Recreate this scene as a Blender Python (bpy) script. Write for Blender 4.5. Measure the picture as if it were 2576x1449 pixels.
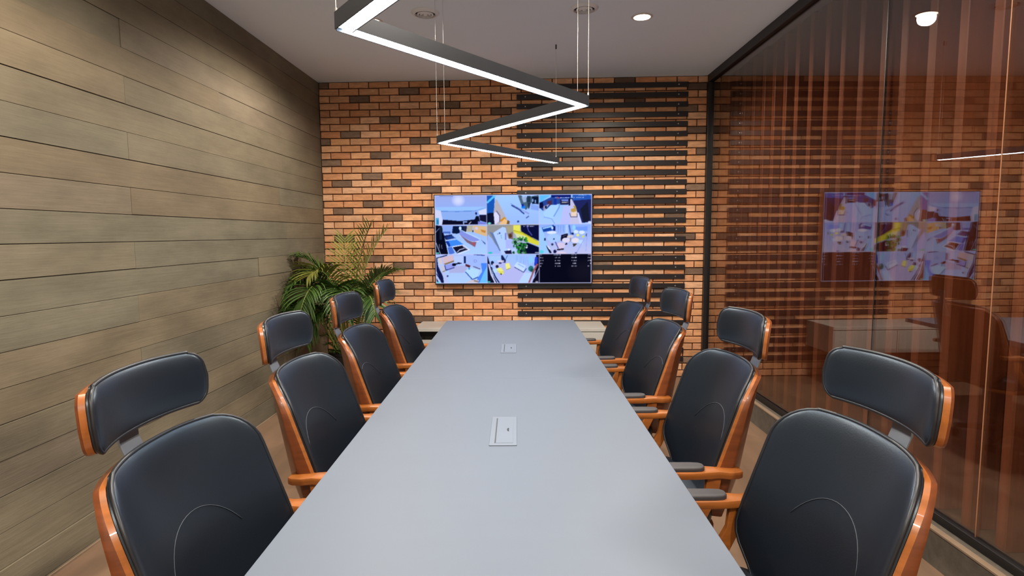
import bpy, bmesh, math, random
import numpy as np
from mathutils import Vector, Matrix

# ------------------------------------------------------------------ reset
for o in list(bpy.data.objects):
    bpy.data.objects.remove(o, do_unlink=True)
scene = bpy.context.scene
C = scene.collection
PI = math.pi

# ------------------------------------------------------------------ camera
IMG_W, IMG_H, F_PX = 2576.0, 1449.0, 1463.0
def setup_camera(vx=1297.0, vy=589.0, slope=-0.007, height=1.5):
    d = Vector(((vx - IMG_W/2)/F_PX, -(vy - IMG_H/2)/F_PX, -1.0))
    p2 = d + Vector((1.0, -slope, 0.0))
    z = p2.cross(d).normalized()
    if z.y < 0: z = -z
    d.normalize()
    x = d.cross(z)
    m = Matrix((x, d, z)).to_4x4()
    m.translation = Vector((0, 0, height))
    cam = bpy.data.cameras.new('camera')
    cam.sensor_width = 36.0
    cam.lens = F_PX/IMG_W*36.0
    cam.clip_start = 0.02
    o = bpy.data.objects.new('camera', cam)
    C.objects.link(o)
    o.matrix_world = m
    scene.camera = o
setup_camera()

# ------------------------------------------------------------------ world and exposure
world = bpy.data.worlds.new('world'); scene.world = world
world.use_nodes = True
world.node_tree.nodes['Background'].inputs['Color'].default_value = (0.55, 0.52, 0.5, 1)
world.node_tree.nodes['Background'].inputs['Strength'].default_value = 0.03
scene.view_settings.view_transform = 'Standard'
scene.view_settings.look = 'None'
scene.view_settings.exposure = 0.34
scene.view_settings.gamma = 1.0
scene.view_settings.use_curve_mapping = False
PENDANT_STRENGTH = 33.0
SPOT_POWER = 138.0
WARM = (1.0, 0.90, 0.76)

# ------------------------------------------------------------------ colour + material helpers
def lin(c):
    return tuple(((v/255.0)/12.92 if v/255.0 <= 0.04045 else ((v/255.0+0.055)/1.055)**2.4) for v in c)

def new_mat(name):
    m = bpy.data.materials.new(name); m.use_nodes = True
    nt = m.node_tree; nt.nodes.clear()
    out = nt.nodes.new('ShaderNodeOutputMaterial')
    return m, nt, out

def node(nt, kind, **kw):
    n = nt.nodes.new(kind)
    for k, v in kw.items():
        setattr(n, k, v)
    return n

def principled(name, col, rough=0.5, metallic=0.0, spec=0.5, noise=None, bump=None, coat=0.0):
    """noise=(scale xyz, amount) varies the value; bump=(scale xyz, strength)"""
    m, nt, out = new_mat(name)
    b = node(nt, 'ShaderNodeBsdfPrincipled')
    b.inputs['Base Color'].default_value = (*col, 1)
    b.inputs['Roughness'].default_value = rough
    b.inputs['Metallic'].default_value = metallic
    b.inputs['Specular IOR Level'].default_value = spec
    b.inputs['Coat Weight'].default_value = coat
    nt.links.new(b.outputs[0], out.inputs[0])
    def tex(scale):
        tc = node(nt, 'ShaderNodeTexCoord'); mp = node(nt, 'ShaderNodeMapping')
        mp.inputs['Scale'].default_value = scale
        nz = node(nt, 'ShaderNodeTexNoise'); nz.inputs['Scale'].default_value = 1.0
        nz.inputs['Detail'].default_value = 5.0; nz.inputs['Roughness'].default_value = 0.6
        nt.links.new(tc.outputs['Object'], mp.inputs[0]); nt.links.new(mp.outputs[0], nz.inputs['Vector'])
        return nz
    if noise:
        nz = tex(noise[0])
        mr = node(nt, 'ShaderNodeMapRange')
        mr.inputs['From Min'].default_value = 0.3; mr.inputs['From Max'].default_value = 0.7
        mr.inputs['To Min'].default_value = 1 - noise[1]; mr.inputs['To Max'].default_value = 1 + noise[1]
        hs = node(nt, 'ShaderNodeHueSaturation'); hs.inputs['Color'].default_value = (*col, 1)
        nt.links.new(nz.outputs['Fac'], mr.inputs['Value']); nt.links.new(mr.outputs[0], hs.inputs['Value'])
        nt.links.new(hs.outputs[0], b.inputs['Base Color'])
    if bump:
        nz = tex(bump[0]); bp = node(nt, 'ShaderNodeBump'); bp.inputs['Strength'].default_value = bump[1]
        bp.inputs['Distance'].default_value = 0.01
        nt.links.new(nz.outputs['Fac'], bp.inputs['Height']); nt.links.new(bp.outputs[0], b.inputs['Normal'])
    return m

def attr_mat(name, rough, streak, streak_amt, bump_scale, bump_str, spec=0.3):
    """colour comes from the mesh attribute 'tone'; noise in world space adds grain"""
    m, nt, out = new_mat(name)
    b = node(nt, 'ShaderNodeBsdfPrincipled')
    b.inputs['Roughness'].default_value = rough; b.inputs['Specular IOR Level'].default_value = spec
    at = node(nt, 'ShaderNodeAttribute'); at.attribute_name = 'tone'
    ge = node(nt, 'ShaderNodeNewGeometry')
    def nz(scale, detail=6):
        mp = node(nt, 'ShaderNodeMapping'); mp.inputs['Scale'].default_value = scale
        n = node(nt, 'ShaderNodeTexNoise'); n.inputs['Scale'].default_value = 1; n.inputs['Detail'].default_value = detail
        n.inputs['Roughness'].default_value = 0.65
        nt.links.new(ge.outputs['Position'], mp.inputs[0]); nt.links.new(mp.outputs[0], n.inputs['Vector'])
        return n
    n1 = nz(streak)
    mr = node(nt, 'ShaderNodeMapRange'); mr.inputs['From Min'].default_value = .3; mr.inputs['From Max'].default_value = .7
    mr.inputs['To Min'].default_value = 1 - streak_amt; mr.inputs['To Max'].default_value = 1 + streak_amt
    hs = node(nt, 'ShaderNodeHueSaturation')
    nt.links.new(n1.outputs['Fac'], mr.inputs['Value']); nt.links.new(mr.outputs[0], hs.inputs['Value'])
    nt.links.new(at.outputs['Color'], hs.inputs['Color']); nt.links.new(hs.outputs[0], b.inputs['Base Color'])
    n2 = nz(bump_scale); bp = node(nt, 'ShaderNodeBump'); bp.inputs['Strength'].default_value = bump_str
    bp.inputs['Distance'].default_value = 0.01
    nt.links.new(n2.outputs['Fac'], bp.inputs['Height']); nt.links.new(bp.outputs[0], b.inputs['Normal'])
    nt.links.new(b.outputs[0], out.inputs[0])
    return m

def emit_mat(name, col, strength):
    m, nt, out = new_mat(name)
    e = node(nt, 'ShaderNodeEmission'); e.inputs[0].default_value = (*col, 1); e.inputs[1].default_value = strength
    nt.links.new(e.outputs[0], out.inputs[0])
    return m

def glass_mat(name, tint, r0):
    m, nt, out = new_mat(name)
    tr = node(nt, 'ShaderNodeBsdfTransparent'); tr.inputs[0].default_value = (*tint, 1)
    gl = node(nt, 'ShaderNodeBsdfGlossy'); gl.inputs['Roughness'].default_value = 0.0
    gl.inputs['Color'].default_value = (1, .97, .95, 1)
    ge = node(nt, 'ShaderNodeNewGeometry')
    dt = node(nt, 'ShaderNodeVectorMath', operation='DOT_PRODUCT')
    nt.links.new(ge.outputs['Incoming'], dt.inputs[0]); nt.links.new(ge.outputs['Normal'], dt.inputs[1])
    ab = node(nt, 'ShaderNodeMath', operation='ABSOLUTE'); nt.links.new(dt.outputs['Value'], ab.inputs[0])
    sb = node(nt, 'ShaderNodeMath', operation='SUBTRACT'); sb.inputs[0].default_value = 1.0
    nt.links.new(ab.outputs[0], sb.inputs[1])
    pw = node(nt, 'ShaderNodeMath', operation='POWER'); pw.inputs[1].default_value = 5.0
    nt.links.new(sb.outputs[0], pw.inputs[0])
    ma = node(nt, 'ShaderNodeMath', operation='MULTIPLY_ADD')
    ma.inputs[1].default_value = 1 - r0; ma.inputs[2].default_value = r0
    nt.links.new(pw.outputs[0], ma.inputs[0])
    mx = node(nt, 'ShaderNodeMixShader')
    nt.links.new(ma.outputs[0], mx.inputs[0]); nt.links.new(tr.outputs[0], mx.inputs[1]); nt.links.new(gl.outputs[0], mx.inputs[2])
    nt.links.new(mx.outputs[0], out.inputs[0])
    return m

# ------------------------------------------------------------------ mesh helpers
class MB:
    def __init__(self):
        self.v = []; self.f = []; self.c = []
    def quad_grid(self, P, close_u=False):
        """P[i][j] points"""
        b = len(self.v); n = len(P); k = len(P[0])
        for r in P: self.v.extend([tuple(p) for p in r])
        for i in range(n-1):
            for j in range(k-1 + (1 if close_u else 0)):
                j2 = (j+1) % k
                self.f.append((b+i*k+j, b+i*k+j2, b+(i+1)*k+j2, b+(i+1)*k+j))
    def box(self, x0, x1, y0, y1, z0, z1):
        b = len(self.v)
        self.v += [(x0,y0,z0),(x1,y0,z0),(x1,y1,z0),(x0,y1,z0),(x0,y0,z1),(x1,y0,z1),(x1,y1,z1),(x0,y1,z1)]
        self.f += [(b+3,b+2,b+1,b),(b+4,b+5,b+6,b+7),(b,b+1,b+5,b+4),(b+1,b+2,b+6,b+5),(b+2,b+3,b+7,b+6),(b+3,b,b+4,b+7)]
    def tube(self, pts, r, n=8, caps=True):
        pts = [Vector(p) for p in pts]
        rr = r if isinstance(r, (list, tuple)) else [r]*len(pts)
        b = len(self.v)
        t0 = (pts[1]-pts[0]).normalized()
        up = Vector((0,0,1)) if abs(t0.z) < .9 else Vector((1,0,0))
        a = t0.cross(up).normalized()
        for i, p in enumerate(pts):
            t = (pts[min(i+1,len(pts)-1)] - pts[max(i-1,0)]).normalized()
            a = (a - t*a.dot(t)).normalized(); c = t.cross(a)
            for j in range(n):
                th = 2*PI*j/n
                self.v.append(tuple(p + (a*math.cos(th)+c*math.sin(th))*rr[i]))
        for i in range(len(pts)-1):
            for j in range(n):
                j2 = (j+1) % n
                self.f.append((b+i*n+j, b+i*n+j2, b+(i+1)*n+j2, b+(i+1)*n+j))
        if caps:
            self.f.append(tuple(b+j for j in reversed(range(n))))
            e = b+(len(pts)-1)*n
            self.f.append(tuple(e+j for j in range(n)))
    def loop_tube(self, pts, r, n=6):
        pts = [Vector(p) for p in pts]; b = len(self.v); k = len(pts)
        a = None
        for i, p in enumerate(pts):
            t = (pts[(i+1) % k]-pts[i-1]).normalized()
            if a is None:
                a = t.cross(Vector((0,1,0.2))).normalized()
            a = (a - t*a.dot(t)).normalized(); c = t.cross(a)
            for j in range(n):
                th = 2*PI*j/n
                self.v.append(tuple(p + (a*math.cos(th)+c*math.sin(th))*r))
        for i in range(k):
            for j in range(n):
                j2 = (j+1) % n; i2 = (i+1) % k
                self.f.append((b+i*n+j, b+i*n+j2, b+i2*n+j2, b+i2*n+j))
    def lathe(self, prof, n=32, cx=0, cy=0):
        b = len(self.v); k = len(prof)
        for i in range(n):
            th = 2*PI*i/n
            for r, z in prof:
                self.v.append((cx+r*math.cos(th), cy+r*math.sin(th), z))
        for i in range(n):
            i2 = (i+1) % n
            for j in range(k-1):
                self.f.append((b+i*k+j, b+i2*k+j, b+i2*k+j+1, b+i*k+j+1))
    def prism(self, outline, z0, z1):
        b = len(self.v); n = len(outline)
        self.v += [(x,y,z0) for x,y in outline] + [(x,y,z1) for x,y in outline]
        self.f.append(tuple(b+i for i in reversed(range(n))))
        self.f.append(tuple(b+n+i for i in range(n)))
        for i in range(n):
            j = (i+1) % n
            self.f.append((b+i, b+j, b+n+j, b+n+i))
    def mesh(self, name, mat, smooth=False, bevel=0.0, seg=2, merge=False):
        me = bpy.data.meshes.new(name)
        me.from_pydata(self.v, [], self.f)
        bm = bmesh.new(); bm.from_mesh(me)
        if merge: bmesh.ops.remove_doubles(bm, verts=bm.verts, dist=1e-5)
        bmesh.ops.recalc_face_normals(bm, faces=bm.faces)
        if bevel > 0:
            ed = [e for e in bm.edges if len(e.link_faces) == 2 and e.calc_face_angle(0) > 0.6]
            bmesh.ops.bevel(bm, geom=ed, offset=bevel, segments=seg, affect='EDGES', profile=0.5)
        bm.to_mesh(me); bm.free()
        if smooth:
            me.polygons.foreach_set('use_smooth', [True]*len(me.polygons))
            if smooth == 'auto':
                me.set_sharp_from_angle(angle=math.radians(40))
        if mat: me.materials.append(mat)
        return me
    def build(self, name, mat, parent=None, smooth=False, bevel=0.0, seg=2, loc=None, merge=False):
        o = bpy.data.objects.new(name, self.mesh(name, mat, smooth, bevel, seg, merge))
        C.objects.link(o)
        if parent: o.parent = parent
        if loc: o.location = loc
        return o

def set_tone(me, cols):
    """per-face linear colours"""
    at = me.color_attributes.new('tone', 'FLOAT_COLOR', 'CORNER')
    data = []
    for p in me.polygons:
        c = cols[p.index] if isinstance(cols, list) else cols
        data += [c[0], c[1], c[2], 1.0]*len(p.vertices)
    at.data.foreach_set('color', data)

def empty(name, loc=(0,0,0), rz=0.0, parent=None):
    o = bpy.data.objects.new(name, None); C.objects.link(o)
    o.location = loc; o.rotation_euler = (0,0,rz); o.empty_display_size = 0.1
    if parent: o.parent = parent
    return o

def tag(o, label=None, cat=None, group=None, kind=None):
    if label: o['label'] = label
    if cat: o['category'] = cat
    if group: o['group'] = group
    if kind: o['kind'] = kind
    return o

def struct(o, label=None):
    return tag(o, label, None, None, 'structure')

def copy_tree(o, parent=None):
    c = o.copy(); C.objects.link(c); c.parent = parent
    for ch in list(o.children): copy_tree(ch, c)
    return c

# ------------------------------------------------------------------ materials
M = {}
M['ceiling'] = principled('ceiling_plaster', lin((226,236,248)), .9, noise=((.8,.8,.8), .02))
M['plain_wall'] = principled('plain_wall_paint', lin((226,222,216)), .9, noise=((2,2,2), .03))
M['mortar'] = principled('dark_mortar', lin((84,58,44)), .95, noise=((30,30,30), .25))
M['brick'] = attr_mat('fired_brick', .88, (10,10,34), .24, (70,70,70), .35, .2)
M['concrete'] = attr_mat('board_formed_concrete', .78, (2.6,1.6,5), .24, (9,3,60), .25, .3)
M['joint'] = principled('concrete_joint', lin((98,86,68)), .95, noise=((12,12,12), .1))
M['floor'] = principled('brown_floor_planks', lin((126,100,80)), .45, noise=((9,1.2,9), .16), bump=((30,3,30), .05))
M['black_metal'] = principled('black_metal', lin((22,20,22)), .42, metallic=.0, spec=.5, noise=((20,20,20), .08))
M['slat'] = principled('black_slat_paint', lin((25,20,24)), .38, spec=.5, noise=((4,4,30), .08))
M['screw'] = principled('steel_screw', lin((190,188,190)), .3, metallic=.9, noise=((60,60,60), .05))
M['tv_black'] = principled('tv_bezel', lin((14,14,20)), .35, noise=((20,20,20), .05))
M['white_top'] = principled('white_laminate', lin((101,108,120)), .5, spec=.25, noise=((3,3,3), .012))
M['white_cab'] = principled('white_lacquer', lin((178,174,168)), .4, noise=((3,3,3), .015))
M['dark_gap'] = principled('dark_gap', lin((60,60,66)), .6, noise=((9,9,9), .05))
M['socket'] = principled('socket_plastic', lin((112,119,130)), .35, noise=((9,9,9), .01))
M['leather'] = principled('black_leather', lin((13,18,26)), .38, spec=.75, noise=((7,7,7), .06), bump=((260,260,260), .06))
M['leather'].node_tree.nodes['Principled BSDF'].inputs['Specular Tint'].default_value = (.72,.86,1,1)  # blue tint colours in the cool pendant sheen on the leather
M['piping'] = principled('leather_piping', lin((24,25,30)), .42, noise=((40,40,40), .06))
M['thread'] = principled('grey_thread', lin((56,60,68)), .6, noise=((60,60,60), .06))
M['veneer'] = principled('dark_walnut_veneer', lin((112,58,28)), .36, spec=.45, noise=((9,9,60), .25), coat=.15)  # darker face veneer, with some shade of the chair sides in its colour
M['walnut'] = principled('amber_walnut', lin((152,86,34)), .34, spec=.5, noise=((9,9,60), .22), coat=.25)
M['pad'] = principled('arm_pad', lin((62,58,60)), .6, noise=((30,30,30), .08))
M['bracket'] = principled('grey_bracket', lin((112,116,124)), .45, metallic=.3, noise=((12,12,12), .05))
M['black_plastic'] = principled('black_plastic', lin((24,24,26)), .45, noise=((20,20,20), .06))
M['curb'] = principled('stone_curb', lin((92,84,74)), .7, noise=((24,24,24), .2), bump=((60,60,60), .1))
M['ledge'] = principled('curb_ledge', lin((140,118,96)), .6, noise=((14,14,14), .1))
M['batten'] = principled('red_brown_wood_batten', lin((146,86,58)), .5, noise=((26,26,1.6), .3), bump=((60,60,3), .12))
M['board'] = principled('dark_brown_wood_board', lin((80,39,24)), .5, noise=((22,22,1.2), .32), bump=((60,60,3), .12))
M['glass'] = glass_mat('tinted_partition_glass', (.80,.76,.73), .125)
M['joint_dark'] = principled('black_glass_joint', lin((30,26,26)), .4, noise=((9,9,9), .05))
M['edge_glint'] = principled('glass_edge_painted_glint', lin((150,104,76)), .25, metallic=.0, noise=((9,9,9), .02))  # warm brown paints in the brick reflection along the pane edge
M['lamp_body'] = principled('charcoal_aluminium', lin((52,54,60)), .38, metallic=.4, noise=((14,14,14), .05))
M['led'] = emit_mat('cool_led_diffuser', (.70,.86,1.0), PENDANT_STRENGTH)
M['cable'] = principled('steel_cable', lin((200,198,196)), .35, metallic=.6, noise=((40,40,40), .05))
M['downlight'] = emit_mat('warm_downlight', (1.0,.80,.58), 22.0)
M['trim_white'] = principled('white_trim_ring', lin((205,196,192)), .5, noise=((9,9,9), .02))
M['vent'] = principled('vent_plastic', lin((226,226,230)), .55, noise=((9,9,9), .02))
M['vent_dark'] = principled('vent_shadow_gap', lin((50,46,48)), .8, noise=((9,9,9), .05))
M['leaf'] = principled('palm_leaf', lin((54,80,30)), .45, spec=.4, noise=((8,8,8), .35))
M['leaf_dry'] = principled('palm_leaf_yellow', lin((112,114,46)), .5, noise=((8,8,8), .3))
M['stem'] = principled('palm_stem', lin((118,132,62)), .5, noise=((20,20,4), .2))
M['pot'] = principled('black_pot', lin((26,26,28)), .5, noise=((12,12,12), .08))
M['soil'] = principled('potting_soil', lin((46,34,26)), .95, noise=((60,60,60), .3), bump=((80,80,80), .6))

# ------------------------------------------------------------------ room constants
ZC = 3.06
Y_NEAR = -1.6
WA = Vector((-2.015, 6.118)); WB = Vector((1.951, 5.977))
WL = (WB-WA).length; WANG = math.atan2(WB.y-WA.y, WB.x-WA.x)
GX = 1.95
def wall_pt(u, off=0.0, z=0.0):
    e = (WB-WA)/WL; n = Vector((e.y, -e.x))
    p = WA + e*u + n*off
    return (p.x, p.y, z)

# ------------------------------------------------------------------ floor, ceiling, plain wall
b = MB(); b.box(-2.6, 3.2, Y_NEAR-.2, 6.6, -.1, 0); struct(b.build('floor', M['floor']), 'brown wood-look floor under the table and chairs')
b = MB(); b.box(-2.6, 3.2, Y_NEAR-.2, 6.6, ZC, ZC+.1); struct(b.build('ceiling', M['ceiling']), 'smooth pale grey plaster ceiling')
b = MB(); b.box(-2.6, 3.2, Y_NEAR-.2, Y_NEAR, 0, ZC); struct(b.build('wall_front', M['plain_wall']), 'plain plaster wall behind the viewer')

# ------------------------------------------------------------------ brick wall
random.seed(7)
wall = empty('wall_back', (WA.x, WA.y, 0), WANG)
b = MB(); b.box(-.35, WL+.35, .012, .2, 0, ZC)
mort = b.build('mortar_bed', M['mortar'], wall)
struct(wall, 'red and brown brick wall behind the television')
CH, BW = 0.0712, 0.2078
Z0 = 2.9937                      # one course line
def course_bounds():
    top = Z0
    k0 = -1
    out = []
    k = -1
    while True:
        zt = Z0 - CH*k; zb = zt - CH
        if zt <= 0.002: break
        out.append((k, max(zb, 0.0), min(zt, ZC)))
        k += 1
    return out
# dark bricks: metres along the wall, height
dark_uz = [(0.06,3.03),(1.28,3.02),(0.96,2.955),(0.43,2.882),(1.38,2.806),(1.88,2.738),(0.74,2.668),(1.27,2.6),(0.38,2.529),(0.05,2.456),(1.04,2.454),(0.63,2.315),(0.12,2.243),(1.77,2.245),(1.05,2.171),(0.53,2.098),(1.35,2.095),(0.22,2.028),(0.85,2.027),(1.15,1.951),(1.77,1.945),(0.53,1.811),(0.21,1.745),(1.04,1.744),(0.73,1.673),(0.74,1.67),(0.2,1.463),(0.54,1.248),(0.86,1.176),(0.07,1.184),(0.96,0.97),(1.04,0.616),(1.19,0.759),(1.44,0.899),(1.76,0.832),(1.24,0.757),(1.04,0.616),(2.76,0.817),(3.02,0.627),(0.96,0.967),(1.96,1.008),(1.82,1.059),(3.87,2.949),(3.25,2.825),(3.75,2.736),(3.89,2.524),(3.05,2.547),(2.7,2.454),(3.87,2.318),(2.59,2.258),(3.84,1.963),(2.6,1.97),(2.29,2.162),(3.31,1.874),(3.6,1.672),(2.1,2.031),(3.06,3.043),(3.31,1.872),(3.61,1.674),(3.7,1.475),(2.92,1.194),(3.84,1.121),(3.51,0.91),(3.77,0.195)]
bricks = []
GAP = 0.0095
for k, zb, zt in course_bounds():
    # course k=0 lies between z=2.9937 and 2.9225 with joints at u=.2158 + n*.2085
    off = 0.2158 if k % 2 == 0 else 0.1107
    off += random.uniform(-.006, .006)
    u = off - 2*BW
    while u < WL:
        u0, u1 = max(u, 0.004), min(u+BW, WL-.004)
        if u1-u0 > .03 and zt-zb > .02:
            bricks.append([u0+GAP/2, u1-GAP/2, zb+GAP/2, zt-GAP/2, k])
        u += BW
def brick_tone(dark, part):
    if dark:
        base = random.choice([(122,98,82),(130,104,86),(112,90,76),(138,112,94)])
    else:
        base = random.choice([(222,164,122),(218,156,112),(226,170,128),(212,146,104),(220,160,114),(230,178,140),(216,156,116)])
    j = random.uniform(.76, .92)
    return tuple(v*j for v in lin(base))
def brick_mb(br):
    u0, u1, z0, z1, k = br
    d = random.uniform(-.002, .003)
    J = lambda s: random.uniform(-s, s)
    bb = MB()
    # face front pillowed: 8 front verts, 4 back
    fz = .0
    back = [(u0,.02,z0),(u1,.02,z0),(u1,.02,z1),(u0,.02,z1)]
    mid = [(u0+J(.001),-.003+d,z0+J(.0015)),(u1+J(.001),-.003+d,z0+J(.0015)),(u1+J(.001),-.003+d,z1+J(.0015)),(u0+J(.001),-.003+d,z1+J(.0015))]
    i_ = .004
    fr = [(u0+i_,-.008+d+J(.001),z0+i_),(u1-i_,-.008+d+J(.001),z0+i_),(u1-i_,-.008+d+J(.001),z1-i_),(u0+i_,-.008+d+J(.001),z1-i_)]
    bb.v = back+mid+fr
    for a in (0, 4):
        for i in range(4):
            j = (i+1) % 4
            bb.f.append((a+i, a+j, a+4+j, a+4+i))
    bb.f.append((8,9,10,11))
    return bb
def is_dark(br):
    uc, zc = (br[0]+br[1])/2, (br[2]+br[3])/2
    for u, z in dark_uz:
        if abs(z-zc) < CH*.52 and br[0]-.005 <= u <= br[1]+.005: return True
    return False
# the 300 bricks that show whole: right-hand column, then those left of the slats
def vis_rank(br):
    uc, zc = (br[0]+br[1])/2, (br[2]+br[3])/2
    s = 0
    if 2.03 < uc < 3.74: s += 5
    if 1.15 < uc < 2.85 and .95 < zc < 1.93: s += 10
    if zc < .62: s += 6
    if uc < .75 and zc < 1.2: s += 3
    if uc < 1.3 and zc < .9: s += 2
    s += (br[1]-br[0] < .12)*1.5
    return s + uc*.01
bricks.sort(key=vis_rank)
rest = MB(); rest_cols = []
for i, br in enumerate(bricks):
    bb = brick_mb(br); col = brick_tone(is_dark(br), 0)
    if i < 300:
        o = bb.build('brick', M['brick'], wall); set_tone(o.data, col)
    else:
        base = len(rest.v); rest.v += bb.v
        rest.f += [tuple(base+q for q in f) for f in bb.f]; rest_cols += [col]*len(bb.f)
o = rest.build('bricks', M['brick'], wall); set_tone(o.data, rest_cols); o['kind'] = 'stuff'

# ------------------------------------------------------------------ left concrete plank wall
# plane from (-2.068, -1.6) to (-2.015, 6.118) roughly, taken as a rotated structure
LA = Vector((-2.16, Y_NEAR)); LB = Vector((WA.x, WA.y))
LLEN = (LB-LA).length; LANG = math.atan2(LB.y-LA.y, LB.x-LA.x)
lw = empty('wall_left', (LA.x, LA.y, 0), LANG)      # local x runs along the wall, local -y faces the room... (room is at -y)
struct(lw, 'board-marked beige concrete wall')
b = MB(); b.box(-.2, LLEN+.2, .012, .22, 0, ZC); b.build('backing', M['joint'], lw)
random.seed(21)
zl = []
z = 1.764
while z < ZC: z += .1457
z -= .1457
rows = []
zt = ZC
while zt > 0.004:
    zb = max(z, 0.0)
    rows.append((zb, zt)); zt = zb; z -= .1457
plank_tones = [(112,101,83),(109,100,83),(115,103,84),(106,98,82),(111,100,85),(109,97,79),(105,99,84)]
for r, (zb, zt) in enumerate(rows):
    # joint near Y=3.15 on alternate rows, Y=4.12 on the others
    ki = int(round((zb-1.764)/.1457))
    ph = 3.15 if ki % 2 == 1 else {4: 4.12, 0: 5.05, -4: 4.6}.get(ki, random.uniform(1.2, 1.9))
    js = sorted([0.0, LLEN] + [ph - Y_NEAR + 3.9*n for n in range(-3, 4) if .15 < ph - Y_NEAR + 3.9*n < LLEN-.15])
    for a, c in zip(js[:-1], js[1:]):
        d = random.uniform(-.0035, .0035); tw = random.uniform(-.002, .002)
        g = .0010
        g2 = random.choice([.0008,.0012,.0022])
        bb = MB(); bb.box(a+g, c-g, -.004+d, .02, zb+g2, zt-g)
        # slight twist along the length
        bb.v = [(x, y+(tw if (x > (a+c)/2 and y < 0.01) else 0), z_) for x, y, z_ in bb.v]
        o = bb.build('concrete_plank', M['concrete'], lw, bevel=.0012, seg=1)
        j = random.uniform(.96, 1.03)
        set_tone(o.data, tuple(v*j for v in lin(random.choice(plank_tones))))
b = MB(); b.box(0, LLEN, -.016, -.002, 0.0, .010)
o = b.build('baseboard_left', M['ledge'], None); o.location = (LA.x, LA.y, 0); o.rotation_euler = (0,0,LANG)
struct(o, 'thin pale strip where the concrete wall meets the floor')

# ------------------------------------------------------------------ glass partition on the right
b = MB(); b.box(GX-.085, 2.62, Y_NEAR, 5.99, 0, .165)
o = b.build('curb', M['curb']); o.name = 'trim_1'; struct(o, 'low stone curb under the glass partition')
b = MB(); b.box(GX-.087, GX-.055, Y_NEAR, 5.98, .160, .168); led = b.build('ledge', M['ledge'], o)
win = empty('window_1', (GX, 0, 0)); struct(win, 'full-height tinted glass partition in a black frame')
JO = [Y_NEAR, 2.375, 3.155, 5.955]
for i in range(3):
    y0, y1 = JO[i]+.0025, JO[i+1]-.0025
    b = MB(); b.box(-.005, .005, y0, y1, .205, 2.985); b.build('glass_pane', M['glass'], win)
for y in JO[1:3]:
    b = MB(); b.box(-.006, .006, y-.0022, y+.0022, .205, 2.985); b.build('pane_edge', M['edge_glint' if y < 3 else 'joint_dark'], win)
b = MB(); b.box(-.03, .03, Y_NEAR, 5.96, 2.985, ZC); b.build('top_frame', M['black_metal'], win, bevel=.002)
b = MB(); b.box(-.025, .025, Y_NEAR, 5.96, .165, .205); b.build('bottom_channel', M['black_metal'], win, bevel=.006)
b = MB(); b.box(-.035, .05, 5.915, 5.967, .165, 2.985); b.build('corner_post', M['black_metal'], win, bevel=.003)

# wood battens behind the glass
bp = empty('batten_wall', (2.12, 0, 0))
tag(bp, 'dark brown wooden wall of boards and upright battens behind the glass', 'wood panelling')
random.seed(3)
b = MB(); b.box(.06, .1, Y_NEAR, 6.3, .165, ZC); b.build('backing', M['board'], bp)
bat = None; brd = None
n0 = int((Y_NEAR-2.34)/.195)+1
for n in range(n0, 21):
    y = 2.34 + .195*n
    if y > 6.2: break
    if bat is None:
        b = MB(); b.box(-.1, .02, -.026, .026, .165, 2.97); bat = b.build('batten', M['batten'], bp, bevel=.004, seg=1)
        b = MB(); b.box(.02, .06, -.0955, .0955, .165, ZC); brd = b.build('board', M['board'], bp, bevel=.003, seg=1)
        bat.location = (0, y, 0); brd.location = (0, y+.0975, 0)
    else:
        o = bat.copy(); C.objects.link(o); o.location = (random.uniform(-.006,.006), y+random.uniform(-.006,.006), 0)
        o = brd.copy(); C.objects.link(o); o.location = (random.choice([0,0,.008,-.01]), y+.0975, 0)
b = MB(); b.box(2.24, 2.62, Y_NEAR, 6.4, 0, ZC); struct(b.build('wall_right', M['plain_wall']), 'plain wall carrying the wooden panelling')

# ------------------------------------------------------------------ black slats on the brick
p = wall_pt(0, 0.012); sl = empty('slat_panel', p, WANG)
tag(sl, 'rows of black horizontal slats screwed to the brick wall', 'slat panel')
sm = None
for i in range(30):
    zc = 2.975 - .0959*i
    if sm is None:
        b = MB(); b.box(2.036, 3.752, -.011, 0, -.0255, .0255); s = b.build('slat', M['slat'], sl, bevel=.002, seg=1)
        b = MB()
        th = [2*PI*q/8 for q in range(8)]
        b.v = [(.008*math.cos(t), -.0105, .008*math.sin(t)) for t in th] + [(.005*math.cos(t), -.0135, .005*math.sin(t)) for t in th]
        b.f = [(q,(q+1)%8,8+(q+1)%8,8+q) for q in range(8)] + [tuple(range(8,16))]
        k1 = b.build('screw', M['screw'], s); k1.location = (2.124,0,0)
        k2 = k1.copy(); C.objects.link(k2); k2.location = (3.656,0,0)
        s.location = (0,0,zc); sm = s
    else:
        s = copy_tree(sm, sl); s.location = (0,0,zc)

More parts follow.
